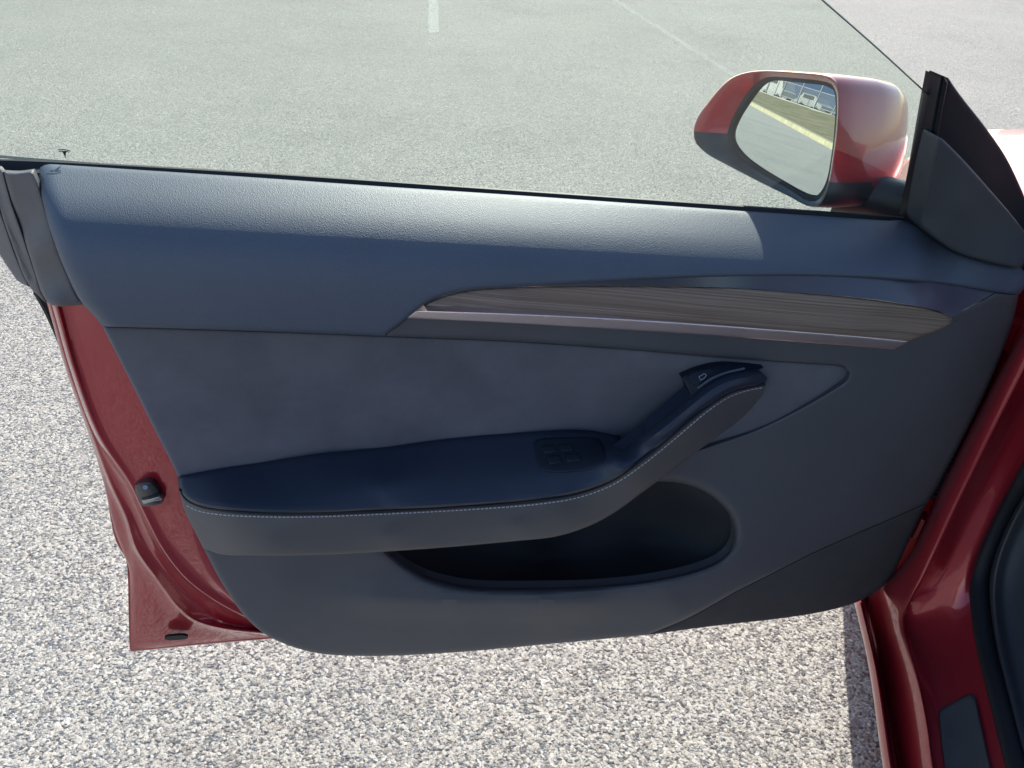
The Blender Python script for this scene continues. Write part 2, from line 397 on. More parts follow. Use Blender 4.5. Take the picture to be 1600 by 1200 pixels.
# --- the far side of the lot, seen only in the mirror: kerb, verge, fence, parked cars, hills
kp, kq = np.array([-39.4, 3.85]), np.array([-22.3, .13]); kt = (kq-kp)/np.linalg.norm(kq-kp); kn = np.array([-kt[1], kt[0]])
if kn[0] > 0: kn = -kn
km = (kp+kq)/2; kA, kB = km-kt*70, km+kt*26
def prism(name, poly2, z0, z1, m, smooth=False):
    n = len(poly2); V = [(x, y, z0) for x, y in poly2]+[(x, y, z1) for x, y in poly2]
    Fc = [tuple(range(n))[::-1], tuple(range(n, 2*n))]+[(i, (i+1) % n, n+(i+1) % n, n+i) for i in range(n)]
    return new_obj(name, V, Fc, m, None, smooth=smooth)
M['kerb'] = grain(mat('yellow_kerb_paint', (.5, .42, .2), .85), 'noise', 60, .3, .01, .25, (.34, .31, .20), 3)
k = prism('kerb', [kA, kB, kB+kn*.3, kA+kn*.3], 0, .14, M['kerb']); k['kind'] = 'structure'
m = M['grass'] = mat('dry_grass', (.16, .14, .06), .95); b = m.node_tree.nodes['Principled BSDF']; v = coords(m)
n = N(m, 'ShaderNodeTexNoise', Scale=.8, Detail=8.0, Roughness=.75); link(m, v, n.inputs[0])
link(m, ramp(m, n.outputs[0], [(.35, (.075, .075, .03)), (.5, (.15, .13, .06)), (.66, (.24, .20, .11))]), b.inputs['Base Color'])
gx = np.linspace(0, 96, 49); gy = np.linspace(0, 66, 34); V = []
for i, t in enumerate(gx):
    for j, s in enumerate(gy):
        p = kA+kt*t+kn*(.3+s); V.append((p[0], p[1], .10+(.12*math.sin(i*1.3)*math.cos(j*.9)+.25*min(1, s/20))*(1 if 0 < j < 33 else 0)))
Fc = [(i*34+j, (i+1)*34+j, (i+1)*34+j+1, i*34+j+1) for i in range(48) for j in range(33)]
gr = new_obj('grass_verge', V, Fc, M['grass'], None); gr['kind'] = 'structure'
fp, fq = np.array([-95.9, 7.38]), np.array([-84.15, -1.05]); ft = (fq-fp)/np.linalg.norm(fq-fp); fn = np.array([-ft[1], ft[0]]); fn = -fn if fn[0] > 0 else fn
M['galv'] = mat('galvanised_steel', (.24, .25, .27), .5, metal=.6)
M['concrete'] = mat('pale_concrete', (.33, .32, .29), .9)
fA = (fp+fq)/2-ft*16
fe = empty('steel_fence', (fA[0]+ft[0]*16, fA[1]+ft[1]*16, 0), 'grey steel fence of rails and pickets seen in the door mirror', 'fence')
fl = np.array([fe.location.x, fe.location.y, 0])
def fbox(t, s, z0, z1, hx, hy):
    c = fA+ft*t+fn*s; return ((c[0]-fl[0], c[1]-fl[1], (z0+z1)/2), (ft[0]*hx, ft[1]*hx, 0), (fn[0]*hy, fn[1]*hy, 0), (0, 0, (z1-z0)/2))
boxes('plinth', [fbox(16, 0, 0, .35, 16, .12)], M['concrete'], fe, off=False)
for z in (.55, 2.0): boxes('rail', [fbox(16, 0, z, z+.07, 16, .03)], M['galv'], fe, off=False)
for i in range(11): boxes('post', [fbox(i*3.2, 0, .2, 4.4, .06, .06)], M['galv'], fe, off=False)
for i in range(128): boxes('picket', [fbox(.1+i*.25, 0, .5, 2.0, .025, .015)], M['galv'], fe, off=False)
def far_car(t, s, c, label, van=False):
    p = fA+ft*t+fn*s
    e = empty('parked_car', (p[0], p[1], .1), label, 'car', 'cars parked behind the fence')
    e.rotation_euler.z = math.atan2(ft[1], ft[0])
    h = 1.95 if van else 1.45
    prof = [(-2.2, .35), (2.2, .35), (2.25, .75), (1.2, .95), (.75, h), (-1.7, h), (-2.2, .95)] if not van else [(-2.4, .35), (2.3, .35), (2.4, 1.0), (1.9, 1.15), (1.4, h), (-2.4, h)]
    m = mat('far_car_paint', c, .3, coat=.6)
    for nm, pr, yw, mm in (('body', prof, .85, m),):
        k = len(pr); V = [(x, -yw, z) for x, z in pr]+[(x, yw, z) for x, z in pr]
        new_obj(nm, V, [tuple(range(k)), tuple(range(k, 2*k))[::-1]]+[(i, k+i, k+(i+1) % k, (i+1) % k) for i in range(k)], mm, e, smooth=False, off=False)
    for sy in (-1, 1):
        boxes('side_window', [((-.5, sy*.86, h-.28), (1.0, 0, 0), (0, .012, 0), (0, 0, .19))], M['gloss'], e, off=False)
        for x in (-1.4, 1.4):
            th = np.linspace(0, 2*math.pi, 16, endpoint=False)
            V = [(x+.33*math.cos(q), sy*.88, .33+.33*math.sin(q)-.1) for q in th]+[(x+.33*math.cos(q), sy*.68, .33+.33*math.sin(q)-.1) for q in th]
            new_obj('wheel', V, [tuple(range(16)), tuple(range(16, 32))]+[(i, (i+1) % 16, 16+(i+1) % 16, 16+i) for i in range(16)], M['rubber'], e, smooth=False, off=False)
far_car(7.0, 3.2, (.5, .5, .5), 'white van parked behind the fence in the mirror', True)
far_car(14.5, 3.4, (.33, .36, .38), 'silver car parked behind the fence in the mirror')
far_car(21.6, 3.0, (.06, .16, .42), 'blue car parked behind the fence in the mirror')
hv = []; hf = []
hx = np.linspace(-60, 90, 61)
for i, yv in enumerate(hx*4):
    hgt = 16+6*math.sin(i*.21)+3*math.sin(i*.53+1)+1.4*math.sin(i*1.7)
    hv += [(-380, yv, -1), (-384, yv, hgt*.8), (-390, yv, hgt), (-398, yv, -1)]
for i in range(60):
    for j in range(3): hf.append((4*i+j, 4*i+4+j, 4*i+5+j, 4*i+1+j))
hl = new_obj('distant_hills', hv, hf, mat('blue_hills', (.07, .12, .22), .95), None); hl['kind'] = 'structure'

# ================================================================== the car
car = empty('car', tuple(CARLOC), 'red car with its front door standing open beside the camera', 'car')

# ---------------- door trim
belt = lambda x: 256+(x-78)*.0676
pd = np.arange(0, 300, 1.0)
phi = np.radians(np.interp(pd, [0, 40, 75, 100, 130, 170, 215, 300], [10, 19, 33, 50, 67, 80, 89, 94]))
pw = -.040 + np.concatenate([[0], np.cumsum(.62e-3*np.cos(phi)/np.sin(phi+math.radians(21)))[:-1]])
def pad_w(x, y):
    top = np.interp(x, [57, 78, 1424, 1440, 1462, 1490, 1530, 1594, 1620], [255, 256, 347, 354, 374, 393, 407, 420, 424])
    t = np.clip((x-1380)/160, 0, 1); t = t*t*(3-2*t)
    wv = np.interp(y-top, pd, pw)
    wv = wv*(1-t) + t*(.012+.3*(wv+.040))
    le = np.interp(y, [256, 270, 292, 348, 418, 472, 497, 510], [60, 57, 62, 75, 100, 127, 150, 160])
    q = np.clip(1-(x-le)/26, 0, 1); wv = wv-.016*(1-np.sqrt(np.clip(1-q*q, 0, 1)))
    return wv
trim, carrier_w = patch('door_trim', [
    [(600, 525), (640, 490)], [(640, 490), (800, 486), (1100, 494), (1380, 512), (1480, 495)], [(1480, 495), (1520, 476), (1555, 457)], [(1555, 457), (1592, 460)],
    [(1592, 460), (1583, 500), (1562, 560), (1535, 622), (1502, 690), (1472, 748), (1450, 785)],
    [(1450, 785), (1400, 807), (1330, 837), (1270, 864), (1200, 899), (1150, 924), (1110, 947), (1070, 968), (1012, 992)],
    [(1012, 992), (850, 1007), (700, 1020), (570, 1025), (500, 1021), (450, 1008), (410, 988), (380, 960), (345, 908), (318, 857)],
    [(318, 857), (450, 845), (600, 835), (850, 800), (980, 740), (1082, 706)],
    [(1082, 706), (1120, 693), (1180, 672), (1250, 638), (1305, 606), (1324, 592), (1327, 582), (1320, 573), (1300, 569)],
    [(1300, 569), (1150, 560), (1000, 547), (800, 533), (600, 525)]],
    [(620, 512, .040), (800, 520, .041), (1000, 533, .043), (1300, 555, .043), (1480, 510, .037), (1555, 470, .026), (1400, 620, .037), (1500, 620, .025), (1560, 540, .016), (1440, 770, .016),
     (1250, 700, .036), (1200, 780, .038), (1100, 730, .034), (1160, 860, .046), (1300, 830, .032), (1400, 790, .022), (1060, 925, .056), (1050, 941, .058), (1030, 975, .050),
     (850, 925, .060), (850, 940, .063), (850, 1004, .043), (700, 920, .059), (700, 938, .062), (700, 1016, .043), (570, 1022, .038), (570, 935, .058), (450, 930, .052), (450, 1000, .036), (400, 900, .045), (345, 890, .038), (320, 860, .037), (500, 880, .055), (980, 985, .044)],
    M['plastic'], car, edge=(14, .005), skirt=lambda x, y: np.where((x > 590) & (x < 1160) & (y > 740) & (y < 922) & ((x < 1085) | (y < 903)), .012, .03), grid=8,
    rfun=lambda x, y: np.where((x > 590) & (x < 1160) & (y > 740) & (y < 930) & ((x < 1085) | (y < 903)), 14., 7.), hfun=lambda x, y: np.where((x > 590) & (x < 1160) & (y > 740) & (y < 930) & ((x < 1085) | (y < 903)), .016, .005),
    holes=[[[(600, 855), (615, 868), (635, 884), (664, 899), (700, 910), (745, 917), (850, 918), (950, 914), (1030, 904), (1095, 888), (1128, 872), (1144, 852), (1147, 828), (1139, 803), (1119, 781), (1090, 763), (1058, 754), (1020, 752)],
            [(1020, 752), (960, 770), (870, 805), (700, 836), (600, 855)]]],
    feats=[('ridge', [(1488, 503), (1530, 494), (1583, 485)], -.002, 2.5), ('tent', [(455, 929), (560, 933), (700, 937), (850, 939), (1040, 941)], .011, 36)])
patch('upper_pad', [
    [(160, 510), (150, 497), (127, 472), (100, 418), (75, 348), (62, 292), (57, 270), (62, 259), (78, 256)],
    [(78, 256), (200, 264), (400, 277), (600, 291), (800, 304), (1000, 318), (1200, 332), (1424, 347)],
    [(1424, 347), (1440, 352), (1462, 372), (1490, 391), (1530, 405), (1570, 414), (1594, 418)],
    [(1594, 418), (1603, 428), (1604, 446), (1592, 460)], [(1592, 460), (1575, 459), (1555, 457)],
    [(1555, 457), (1500, 448), (1450, 441), (1400, 437), (1350, 434), (1250, 431), (1100, 433), (1000, 437), (900, 443), (840, 447)],
    [(840, 447), (780, 450), (740, 453), (705, 459), (680, 467), (660, 478), (640, 494), (620, 510), (600, 525)],
    [(600, 525), (450, 519), (300, 514), (160, 510)]], pad_w, M['pad'], trim, edge=(7, .005), skirt=lambda x, y: np.where((y-belt(x) < 14) | (x > 1424) | ((x < 90) & (y < 345)), .003, .05), grid=8)
patch('trim_lip', [
    [(840, 447), (900, 443), (1000, 437), (1100, 433), (1250, 431), (1350, 434), (1400, 437), (1450, 441), (1500, 448), (1555, 457)],
    [(1555, 457), (1520, 476), (1487, 495)],
    [(1487, 495), (1470, 487), (1430, 478), (1350, 466), (1250, 457), (1150, 450), (1000, 447), (900, 447), (840, 447)]],
    [(x, y, float(pad_w(np.array(x), np.array(y)))-.004) for x, y in ((860, 446), (1000, 437), (1100, 433), (1250, 431), (1350, 434), (1450, 441), (1555, 457))]+[(1000, 447, .042), (1150, 450, .043), (1250, 456, .046), (1350, 465, .053), (1430, 477, .058), (1480, 490, .058), (1440, 460, .042), (1500, 470, .038)],
    M['lip'], trim, skirt=.03, grid=7)
patch('wood_inlay', [
    [(650, 485), (663, 476), (682, 466), (708, 458), (742, 452), (850, 447), (1000, 447), (1150, 450), (1250, 457), (1350, 466), (1430, 478), (1470, 487), (1487, 495)],
    [(1487, 495), (1489, 502), (1478, 511), (1450, 522), (1421, 533)],
    [(1421, 533), (1350, 526), (1200, 514), (1000, 500), (800, 490), (650, 485)]],
    [(660, 480, .044), (800, 452, .042), (800, 470, .047), (800, 488, .049), (1100, 450, .043), (1100, 478, .049), (1100, 505, .052), (1350, 468, .047), (1350, 500, .052), (1380, 526, .053), (1480, 500, .052)],
    M['wood'], trim, edge=(4, .003), skirt=.03, grid=8)
patch('metal_strip', [
    [(650, 485), (800, 490), (1000, 500), (1200, 514), (1350, 526), (1421, 533)], [(1421, 533), (1397, 546)],
    [(1397, 546), (1350, 542), (1200, 531), (1000, 517), (800, 505), (632, 497)], [(632, 497), (650, 485)]],
    [(650, 486, .052), (635, 496, .046), (1000, 501, .0535), (1000, 517, .0525), (1200, 514, .0535), (1200, 531, .0525), (1400, 532, .052), (1400, 545, .051)],
    M['strip'], trim, edge=(2.5, .0015), skirt=.025, grid=5, step=4)
patch('suede_insert', [
    [(160, 510), (300, 514), (450, 519), (600, 525), (800, 533), (1000, 547), (1150, 560), (1300, 569)],
    [(1300, 569), (1322, 573), (1332, 583), (1328, 594), (1308, 608)],
    [(1308, 608), (1250, 641), (1180, 675), (1120, 697), (1000, 740)], [(1000, 740), (800, 720), (600, 730), (400, 750), (282, 760)],
    [(282, 760), (276, 740), (240, 668), (200, 588), (160, 510)]],
    [(165, 512, .040), (300, 520, .040), (600, 530, .033), (900, 545, .033), (1150, 566, .034), (1310, 585, .031), (200, 590, .030), (278, 745, .026), (450, 620, .026), (700, 610, .020), (900, 620, .020),
     (600, 700, .022), (800, 680, .020), (1000, 680, .022), (1150, 640, .027), (1200, 665, .030), (400, 720, .023)],
    M['suede'], trim, edge=(6, .004), skirt=.03, grid=9)
patch('kick_panel', [
    [(1450, 785), (1400, 807), (1330, 837), (1270, 864), (1200, 899), (1150, 924), (1110, 947), (1070, 968), (1012, 992)],
    [(1012, 992), (1100, 980), (1250, 962), (1310, 950), (1345, 938), (1374, 920), (1396, 895), (1418, 850), (1434, 815), (1450, 785)]],
    [(1440, 790, .010), (1330, 850, .024), (1200, 910, .036), (1100, 955, .044), (1020, 990, .042), (1100, 978, .034), (1250, 958, .022), (1340, 936, .012), (1400, 880, .008), (1300, 900, .024)],
    M['kick'], trim, edge=(6, .004), skirt=.03, grid=9)
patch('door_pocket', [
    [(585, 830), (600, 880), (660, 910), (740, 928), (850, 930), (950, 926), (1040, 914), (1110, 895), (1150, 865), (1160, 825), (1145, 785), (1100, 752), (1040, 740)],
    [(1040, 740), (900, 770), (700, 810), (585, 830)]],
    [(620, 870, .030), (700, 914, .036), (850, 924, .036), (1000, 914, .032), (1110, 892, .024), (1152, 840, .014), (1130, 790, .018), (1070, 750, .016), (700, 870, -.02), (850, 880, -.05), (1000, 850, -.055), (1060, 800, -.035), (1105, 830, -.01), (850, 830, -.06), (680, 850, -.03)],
    M['dark'], trim, skirt=.01, grid=9)  # shade inside the pocket is put into its darker colour

# ---------------- armrest and pull handle
hand_up = lambda x, y: (x > 972) & (y < np.interp(x, [972, 1010, 1075, 1135, 1165, 1200], [712, 696, 644, 601, 588, 588]))
arm, arm_w = patch('armrest', [
    [(278, 742), (400, 722), (600, 697), (720, 682), (790, 676), (870, 673), (930, 675), (960, 681), (970, 690), (975, 699)],
    [(975, 699), (1000, 681), (1040, 650), (1070, 626), (1092, 608), (1114, 593), (1138, 583), (1165, 577), (1186, 576), (1197, 583), (1199, 592), (1196, 600)],
    [(1196, 600), (1170, 604), (1140, 613), (1105, 635), (1055, 676), (1005, 717), (955, 751), (900, 771), (850, 780), (800, 785), (700, 792), (600, 797), (500, 801), (420, 801), (345, 796), (310, 789), (290, 778), (280, 764), (278, 742)]],
    [(279, 745, .030), (400, 724, .026), (600, 698, .024), (800, 677, .024), (930, 677, .030), (968, 690, .040),
     (285, 765, .045), (310, 782, .066), (350, 788, .082), (420, 793, .094), (600, 789, .099), (800, 777, .100), (900, 762, .100), (950, 742, .100),
     (500, 740, .060), (650, 735, .064), (800, 725, .064), (900, 722, .074), (400, 755, .058), (600, 765, .088), (800, 757, .088), (880, 745, .090), (960, 712, .086),
     (1000, 682, .090), (1010, 695, .094), (1005, 712, .098), (1070, 625, .086), (1080, 640, .092), (1070, 662, .096), (1125, 583, .074), (1140, 598, .082), (1130, 615, .088), (1165, 572, .060), (1175, 588, .064), (1190, 585, .048), (1192, 598, .050)],
    M['arm'], car, edge=(15, .008), skirt=lambda x, y: np.where(y < np.interp(x, [0, 284, 300, 960, 990, 1040, 1090, 1130, 1165, 1196], [748, 748, 748, 720, 700, 662, 625, 602, 589, 589]), .012, .05), grid=6, step=5,
    rfun=lambda x, y: np.where(hand_up(x, y), 15., 7.), hfun=lambda x, y: .008+np.where(hand_up(x, y), .026, 0)*np.clip((x-972)/45, 0, 1)**2*(3-2*np.clip((x-972)/45, 0, 1)))
_, side_w = patch('armrest_side', [
    [(279, 762), (290, 779), (310, 790), (345, 798), (420, 803), (500, 803), (600, 799), (700, 794), (800, 787), (850, 782), (900, 773), (955, 753), (1005, 719), (1055, 678), (1105, 637), (1140, 615), (1170, 606), (1196, 601)],
    [(1196, 601), (1190, 617), (1160, 652), (1120, 683), (1080, 712), (1030, 750), (1000, 772), (960, 801), (920, 822), (870, 838), (800, 846), (700, 855), (600, 862), (500, 867), (400, 868), (345, 866), (318, 857)],
    [(318, 857), (300, 822), (288, 797), (279, 762)]],
    [(282, 768, .042), (310, 792, .062), (350, 800, .080), (420, 806, .092), (600, 802, .097), (800, 790, .098), (900, 776, .098), (960, 752, .097), (1055, 680, .092), (1110, 637, .082), (1190, 606, .046),
     (300, 820, .046), (320, 855, .042), (350, 840, .072), (420, 840, .096), (600, 832, .102), (800, 818, .102), (880, 808, .100), (420, 866, .088), (600, 860, .092), (800, 844, .092), (900, 828, .090), (1000, 770, .082), (1100, 698, .062), (1180, 628, .038), (990, 755, .092), (1090, 680, .078)],
    M['armside'], arm, edge=(4, .004), skirt=.05, grid=8, step=5)
# stitching: dash by dash
st = spline([(292, 790), (310, 798), (345, 804), (420, 807.5), (500, 807), (600, 803), (700, 798), (800, 791.5), (850, 786.5), (903, 777.5), (958, 757), (1009, 722.5), (1059, 681.5), (1108, 640.5), (1142, 619), (1171, 609.5), (1194, 605)], False, 1.0)
cl = np.concatenate([[0], np.cumsum(np.linalg.norm(np.diff(st, axis=0), axis=1))]); items = []
L_ = cl[-1]; s = 0
while s < L_-6:
    e = s+4.3; pa = [np.interp(s, cl, st[:, k]) for k in (0, 1)]; pb = [np.interp(e, cl, st[:, k]) for k in (0, 1)]
    A3 = door_f(pa[0], pa[1], side_w(pa[0], pa[1])+.0004); B3 = door_f(pb[0], pb[1], side_w(pb[0], pb[1])+.0004)
    ax = (B3-A3)/2; ay = np.cross(ax, DN); ay = ay/np.linalg.norm(ay)*.00042
    items.append(((A3+B3)/2, ax, ay, DN*.0006)); s += 6.6
boxes('stitching', items, M['stitch'], arm)['kind'] = 'stuff'
tube('piping', pixline(door_f, [(281, 764), (291, 780), (311, 790.5), (345, 797), (420, 802), (600, 798), (800, 786), (900, 772), (955, 752), (1005, 718), (1055, 677), (1105, 636), (1140, 614), (1170, 605), (1194, 600.5)], side_w, dw=.0005), .0016, M['rubber'], arm, 8)
# release button wing behind the grip
patch('release_wing', [[(1064, 589), (1080, 580), (1110, 571), (1150, 566.5), (1182, 568), (1193, 575)], [(1193, 575), (1165, 584), (1130, 594), (1100, 614), (1082, 626)], [(1082, 626), (1074, 607), (1064, 589)]],
    [(1064, 589, .040), (1110, 571, .040), (1185, 569, .034), (1084, 620, .060), (1130, 590, .060), (1185, 578, .048)], M['switch'], arm, edge=(2, .0015), skirt=.03, grid=6, step=4)
_, bw = patch('release_button', [[(1075, 588), (1079, 583), (1095, 578), (1112, 575)], [(1112, 575), (1113, 581), (1104, 592), (1090, 604)], [(1090, 604), (1082, 598), (1075, 588)]],
    [(1075, 588, .0455), (1112, 575, .0450), (1090, 604, .0580), (1095, 588, .0505)], M['switch'], arm, edge=(1.5, .0006), skirt=.006, grid=4, step=3)
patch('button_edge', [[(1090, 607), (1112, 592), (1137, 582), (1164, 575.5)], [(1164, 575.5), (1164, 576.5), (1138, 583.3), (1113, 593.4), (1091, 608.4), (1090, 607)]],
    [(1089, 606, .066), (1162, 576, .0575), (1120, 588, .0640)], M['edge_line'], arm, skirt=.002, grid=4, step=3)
ic = [(1092, 588.5), (1097.5, 586), (1098.5, 584.2), (1102.5, 584.5), (1103.5, 586.5), (1101, 590.5), (1094.5, 594), (1093.3, 591)]
tube('door_icon', [door_f(x, y, float(bw(x, y))+.0012) for x, y in ic], .00035, M['print'], arm, 6, closed=True)
# window switches
_, sw = patch('switch_plate', [[(834, 692), (842, 687), (880, 684.5), (925, 685), (938, 691)], [(938, 691), (946, 706), (942, 722), (925, 732), (880, 738), (848, 736)], [(848, 736), (838, 715), (834, 692)]],
    lambda x, y: arm_w(x, y)+.0016, M['switch'], arm, edge=(3, .0012), skirt=.01, grid=5, step=4)
for q in ([(846, 697), (866, 694.5), (870, 706), (851, 709)], [(873, 694), (893, 693), (898, 704.5), (877, 705.5)], [(853, 713), (874, 710), (879, 723), (859, 726)], [(882, 709.5), (904, 708), (909, 720), (887, 722)]):
    patch('window_switch', [[q[0], q[1]], [q[1], q[2]], [q[2], q[3]], [q[3], q[0]]], lambda x, y: arm_w(x, y)+.0032, M['switch'], arm, edge=(2.5, .0015), skirt=.006, grid=4, step=3)

# ---------------- painted door shell
hem = [(60, 380), (85, 478), (105, 555), (135, 640), (152, 680), (163, 735), (171, 800), (182, 845), (197, 872)]
j1 = [(132, 455), (150, 500), (193, 585), (231, 665), (266, 742), (288, 800), (310, 855), (343, 915), (385, 957), (450, 985)]
j2 = [(79, 457), (86, 478), (114, 577), (154, 682), (203, 757), (222, 797), (253, 857), (288, 902), (333, 937), (390, 967), (460, 992)]
j4 = [(74, 459), (80, 480), (107, 577), (145, 682), (173, 757), (197, 810), (213, 859), (248, 909), (277, 947), (303, 969), (345, 982), (420, 991), (470, 996)]
j5 = [(71, 459), (77, 480), (103, 577), (138, 675), (158, 740), (174, 806), (187, 850), (203, 885), (210, 930), (216, 980), (232, 1002), (300, 1000), (420, 993), (474, 998)]
j6 = [(68, 457), (74, 478), (101, 565), (133, 650), (152, 692), (163, 740), (171, 800), (181, 845), (196, 872), (199, 890), (201, 960), (202.5, 1010), (204, 1017), (214, 1016.5), (300, 1008), (425, 997), (480, 992)]
of = lambda l, dx, dy: [(x+dx, y+dy) for x, y in l]
mid = [(76, 458), (83, 479), (110, 577), (149, 682), (188, 757), (209, 803), (233, 858), (268, 906), (305, 944), (346, 970), (400, 982), (462, 994)]
door = loft('door', [(of(j1, 40, -14), -.004), (j1, -.006), (of(j2, 14, -6), [-.016, -.012, -.010, -.012, -.014]), (of(j2, 3.5, -2), -.010), (j2, -.011), (of(j2, -3.5, 2.5), [-.018, -.022, -.024, -.030, -.030]), (mid, [-.022, -.026, -.030, -.042, -.040]),
     (of(j4, 4, -3), [-.024, -.028, -.030, -.034, -.032]), (j4, [-.025, -.029, -.030, -.031, -.031]), (of(j4, -3.5, 2.5), [-.030, -.036, -.040, -.044, -.044]), (j5, [-.034, -.042, -.048, -.054, -.050]), (of(j6, 3, -2), [-.038, -.048, -.054, -.058, -.054]), (j6, [-.040, -.050, -.054, -.058, -.054]), (of(j6, 1, 1), [-.044, -.056, -.060, -.064, -.060]), (of(j6, 5, -4), -.10)], M['red'], car, door_f, nu=200, sub=3)
door_w = tps([(x, y, wv) for l, wv in ((j1, -.006), (j2, -.0105), (mid, -.032), (j4, -.030), (j5, -.049)) for x, y in l])
patch('inner_shell', [[(150, 390), (170, 480), (210, 560), (300, 720), (350, 850), (430, 930), (520, 960)], [(520, 960), (900, 950), (1300, 915)],
    [(1300, 915), (1400, 860), (1450, 785), (1500, 697), (1555, 588), (1596, 470)], [(1596, 470), (1500, 440), (800, 400), (150, 390)]],
    [(170, 480, -.02), (300, 720, -.02), (430, 930, -.02), (520, 955, -.012), (900, 945, -.012), (1300, 910, -.012), (900, 820, -.11), (700, 830, -.10), (1050, 800, -.10), (700, 600, -.05), (1200, 650, -.05), (1450, 770, -.02), (1580, 500, -.02), (900, 420, -.07), (400, 500, -.05)],
    M['red'], door, grid=12, skirt=.03)
patch('drain_slot', [[(257, 996), (262, 994.5), (288, 993), (293, 994.5)], [(293, 994.5), (293, 997.5), (288, 999), (262, 1000.5), (257, 999), (257, 996)]], lambda x, y: door_w(x, y)+.006, M['rubber'], door, skirt=.004, grid=4, step=3)
# latch
_, lw = patch('latch', [[(211, 758), (216, 756), (230, 753), (238, 753.5), (242, 757)], [(242, 757), (249, 767), (255, 779), (255, 784), (250, 788)], [(250, 788), (236, 791), (226, 791), (218, 788), (213.5, 780), (211, 768), (211, 758)]],
    lambda x, y: door_w(x, y)-.001, M['blackplastic'], door, edge=(3, .002), skirt=.02, grid=4, step=3)
patch('latch_slot', [[(221, 778.5), (235, 775.5), (250, 771)], [(250, 771), (250.5, 773.5), (236, 778), (222, 781), (221, 778.5)]], lambda x, y: door_w(x, y)+.0002, M['rubber'], door, skirt=.004, grid=3, step=3)
patch('latch_claw', [[(221, 782), (236, 779), (251, 774.5)], [(251, 774.5), (254, 780), (238, 784), (224, 787), (221, 782)]], lambda x, y: door_w(x, y)+.0012, M['steel'], door, edge=(2, .0015), skirt=.004, grid=3, step=3)
tube('latch_screw', [door_f(227, 761.5, float(door_w(227, 761.5))-.002), door_f(227, 761.5, float(door_w(227, 761.5))+.0012)], .0028, M['steel'], door, 12)
# end cap and seals at the rear top corner
patch('end_cap', [[(5, 268), (30, 269), (52, 266)], [(52, 266), (62, 290), (78, 345), (102, 416), (128, 470), (132, 476)], [(132, 476), (110, 478), (88, 478.5), (76, 474), (66, 459), (54, 424), (35, 365), (17, 313), (5, 268)]],
    [(10, 275, -.012), (50, 270, -.008), (35, 360, -.020), (75, 350, -.004), (65, 455, -.010), (120, 470, .002), (85, 474, .006), (100, 476, .006), (90, 420, -.006), (60, 380, -.006)], M['pillar'], door, edge=(7, .008), skirt=lambda x, y: np.where(y < 290, .004, .05), grid=6, step=4)
patch('corner_seal', [[(-22, 262), (0, 262), (5, 268)], [(5, 268), (17, 313), (35, 365), (54, 424), (66, 459), (77, 478)], [(77, 478), (58, 462), (42, 441), (26, 404), (7, 350), (-8, 300), (-22, 262)]],
    [(0, 270, -.018), (17, 320, -.020), (10, 345, -.030), (40, 400, -.026), (30, 408, -.036), (60, 455, -.034), (75, 475, -.038), (-18, 266, -.034)], M['pillar'], door, edge=(5, .006), skirt=lambda x, y: np.where(y < 300, .004, .06), grid=5, step=4,
    feats=[('ridge', [(-5, 290), (12, 340), (30, 385), (50, 435)], -.006, 5)])
patch('outer_garnish', [[(-40, 262), (-14, 295), (7, 350), (26, 404), (42, 441), (48, 449)], [(48, 449), (38, 445), (28, 439), (14, 420), (0, 398), (-24, 350), (-40, 300), (-40, 262)]],
    [(-36, 280, -.05), (0, 340, -.040), (20, 400, -.042), (40, 443, -.044), (0, 390, -.058), (25, 432, -.058)], M['pillar'], door, edge=(4, .005), skirt=lambda x, y: np.where(y < 320, .004, .06), grid=5, step=4)
ws = pixline(door_f, [(62, 454), (73, 475), (85, 503), (97, 537), (107, 568), (115, 594)], tps([(58, 452, -.046), (80, 502, -.050), (113, 594, -.056)]), 6)
tube('weather_strip', ws, .0058, M['rubber'], door, 8, taper=np.linspace(1.15, .35, len(ws)))
patch('corner_backing', [[(6, 272), (60, 270), (95, 275)], [(95, 275), (120, 350), (150, 430), (180, 500)], [(180, 500), (130, 490), (88, 470)], [(88, 470), (60, 430), (30, 350), (6, 272)]],
    [(20, 290, -.030), (90, 290, -.030), (100, 450, -.026), (170, 490, -.014), (60, 400, -.032)], M['rubber'], door, skirt=.03, grid=10)
# hinge side: wiring boot, check strap, hinges
for i in range(11):
    t = i/10; x = 1479-22*t; y = 690+74*t; p = door_f(x, y, .000-.006*t); q = door_f(x-2.6, y+5.4, .000-.006*t)
    tube('boot_ring', [p, (p+q)/2, q], .014+.002*math.sin(math.pi*t), M['rubber'], door, 16, taper=[.86, 1.05, .86])
tube('check_strap', [door_f(1545, 600, -.02), door_f(1552, 640, -.012), door_f(1530, 690, -.016)], .010, M['blackplastic'], door, 10)
for (x, y, s) in ((1574, 520, 1.0), (1448, 820, 1.0)):
    c = door_f(x, y, -.012)
    boxes('hinge', [(c, DD*.022, DN*.010, (0, 0, .022)), (c+DD*.022+DN*.006, DD*.009, DN*.014, (0, 0, .016))], M['red'], door, bevel=.004)
    tube('hinge_pin', [c+DD*.03+np.array([0, 0, -.024])+DN*.01, c+DD*.03+np.array([0, 0, .024])+DN*.01], .006, M['steel'], door, 10)

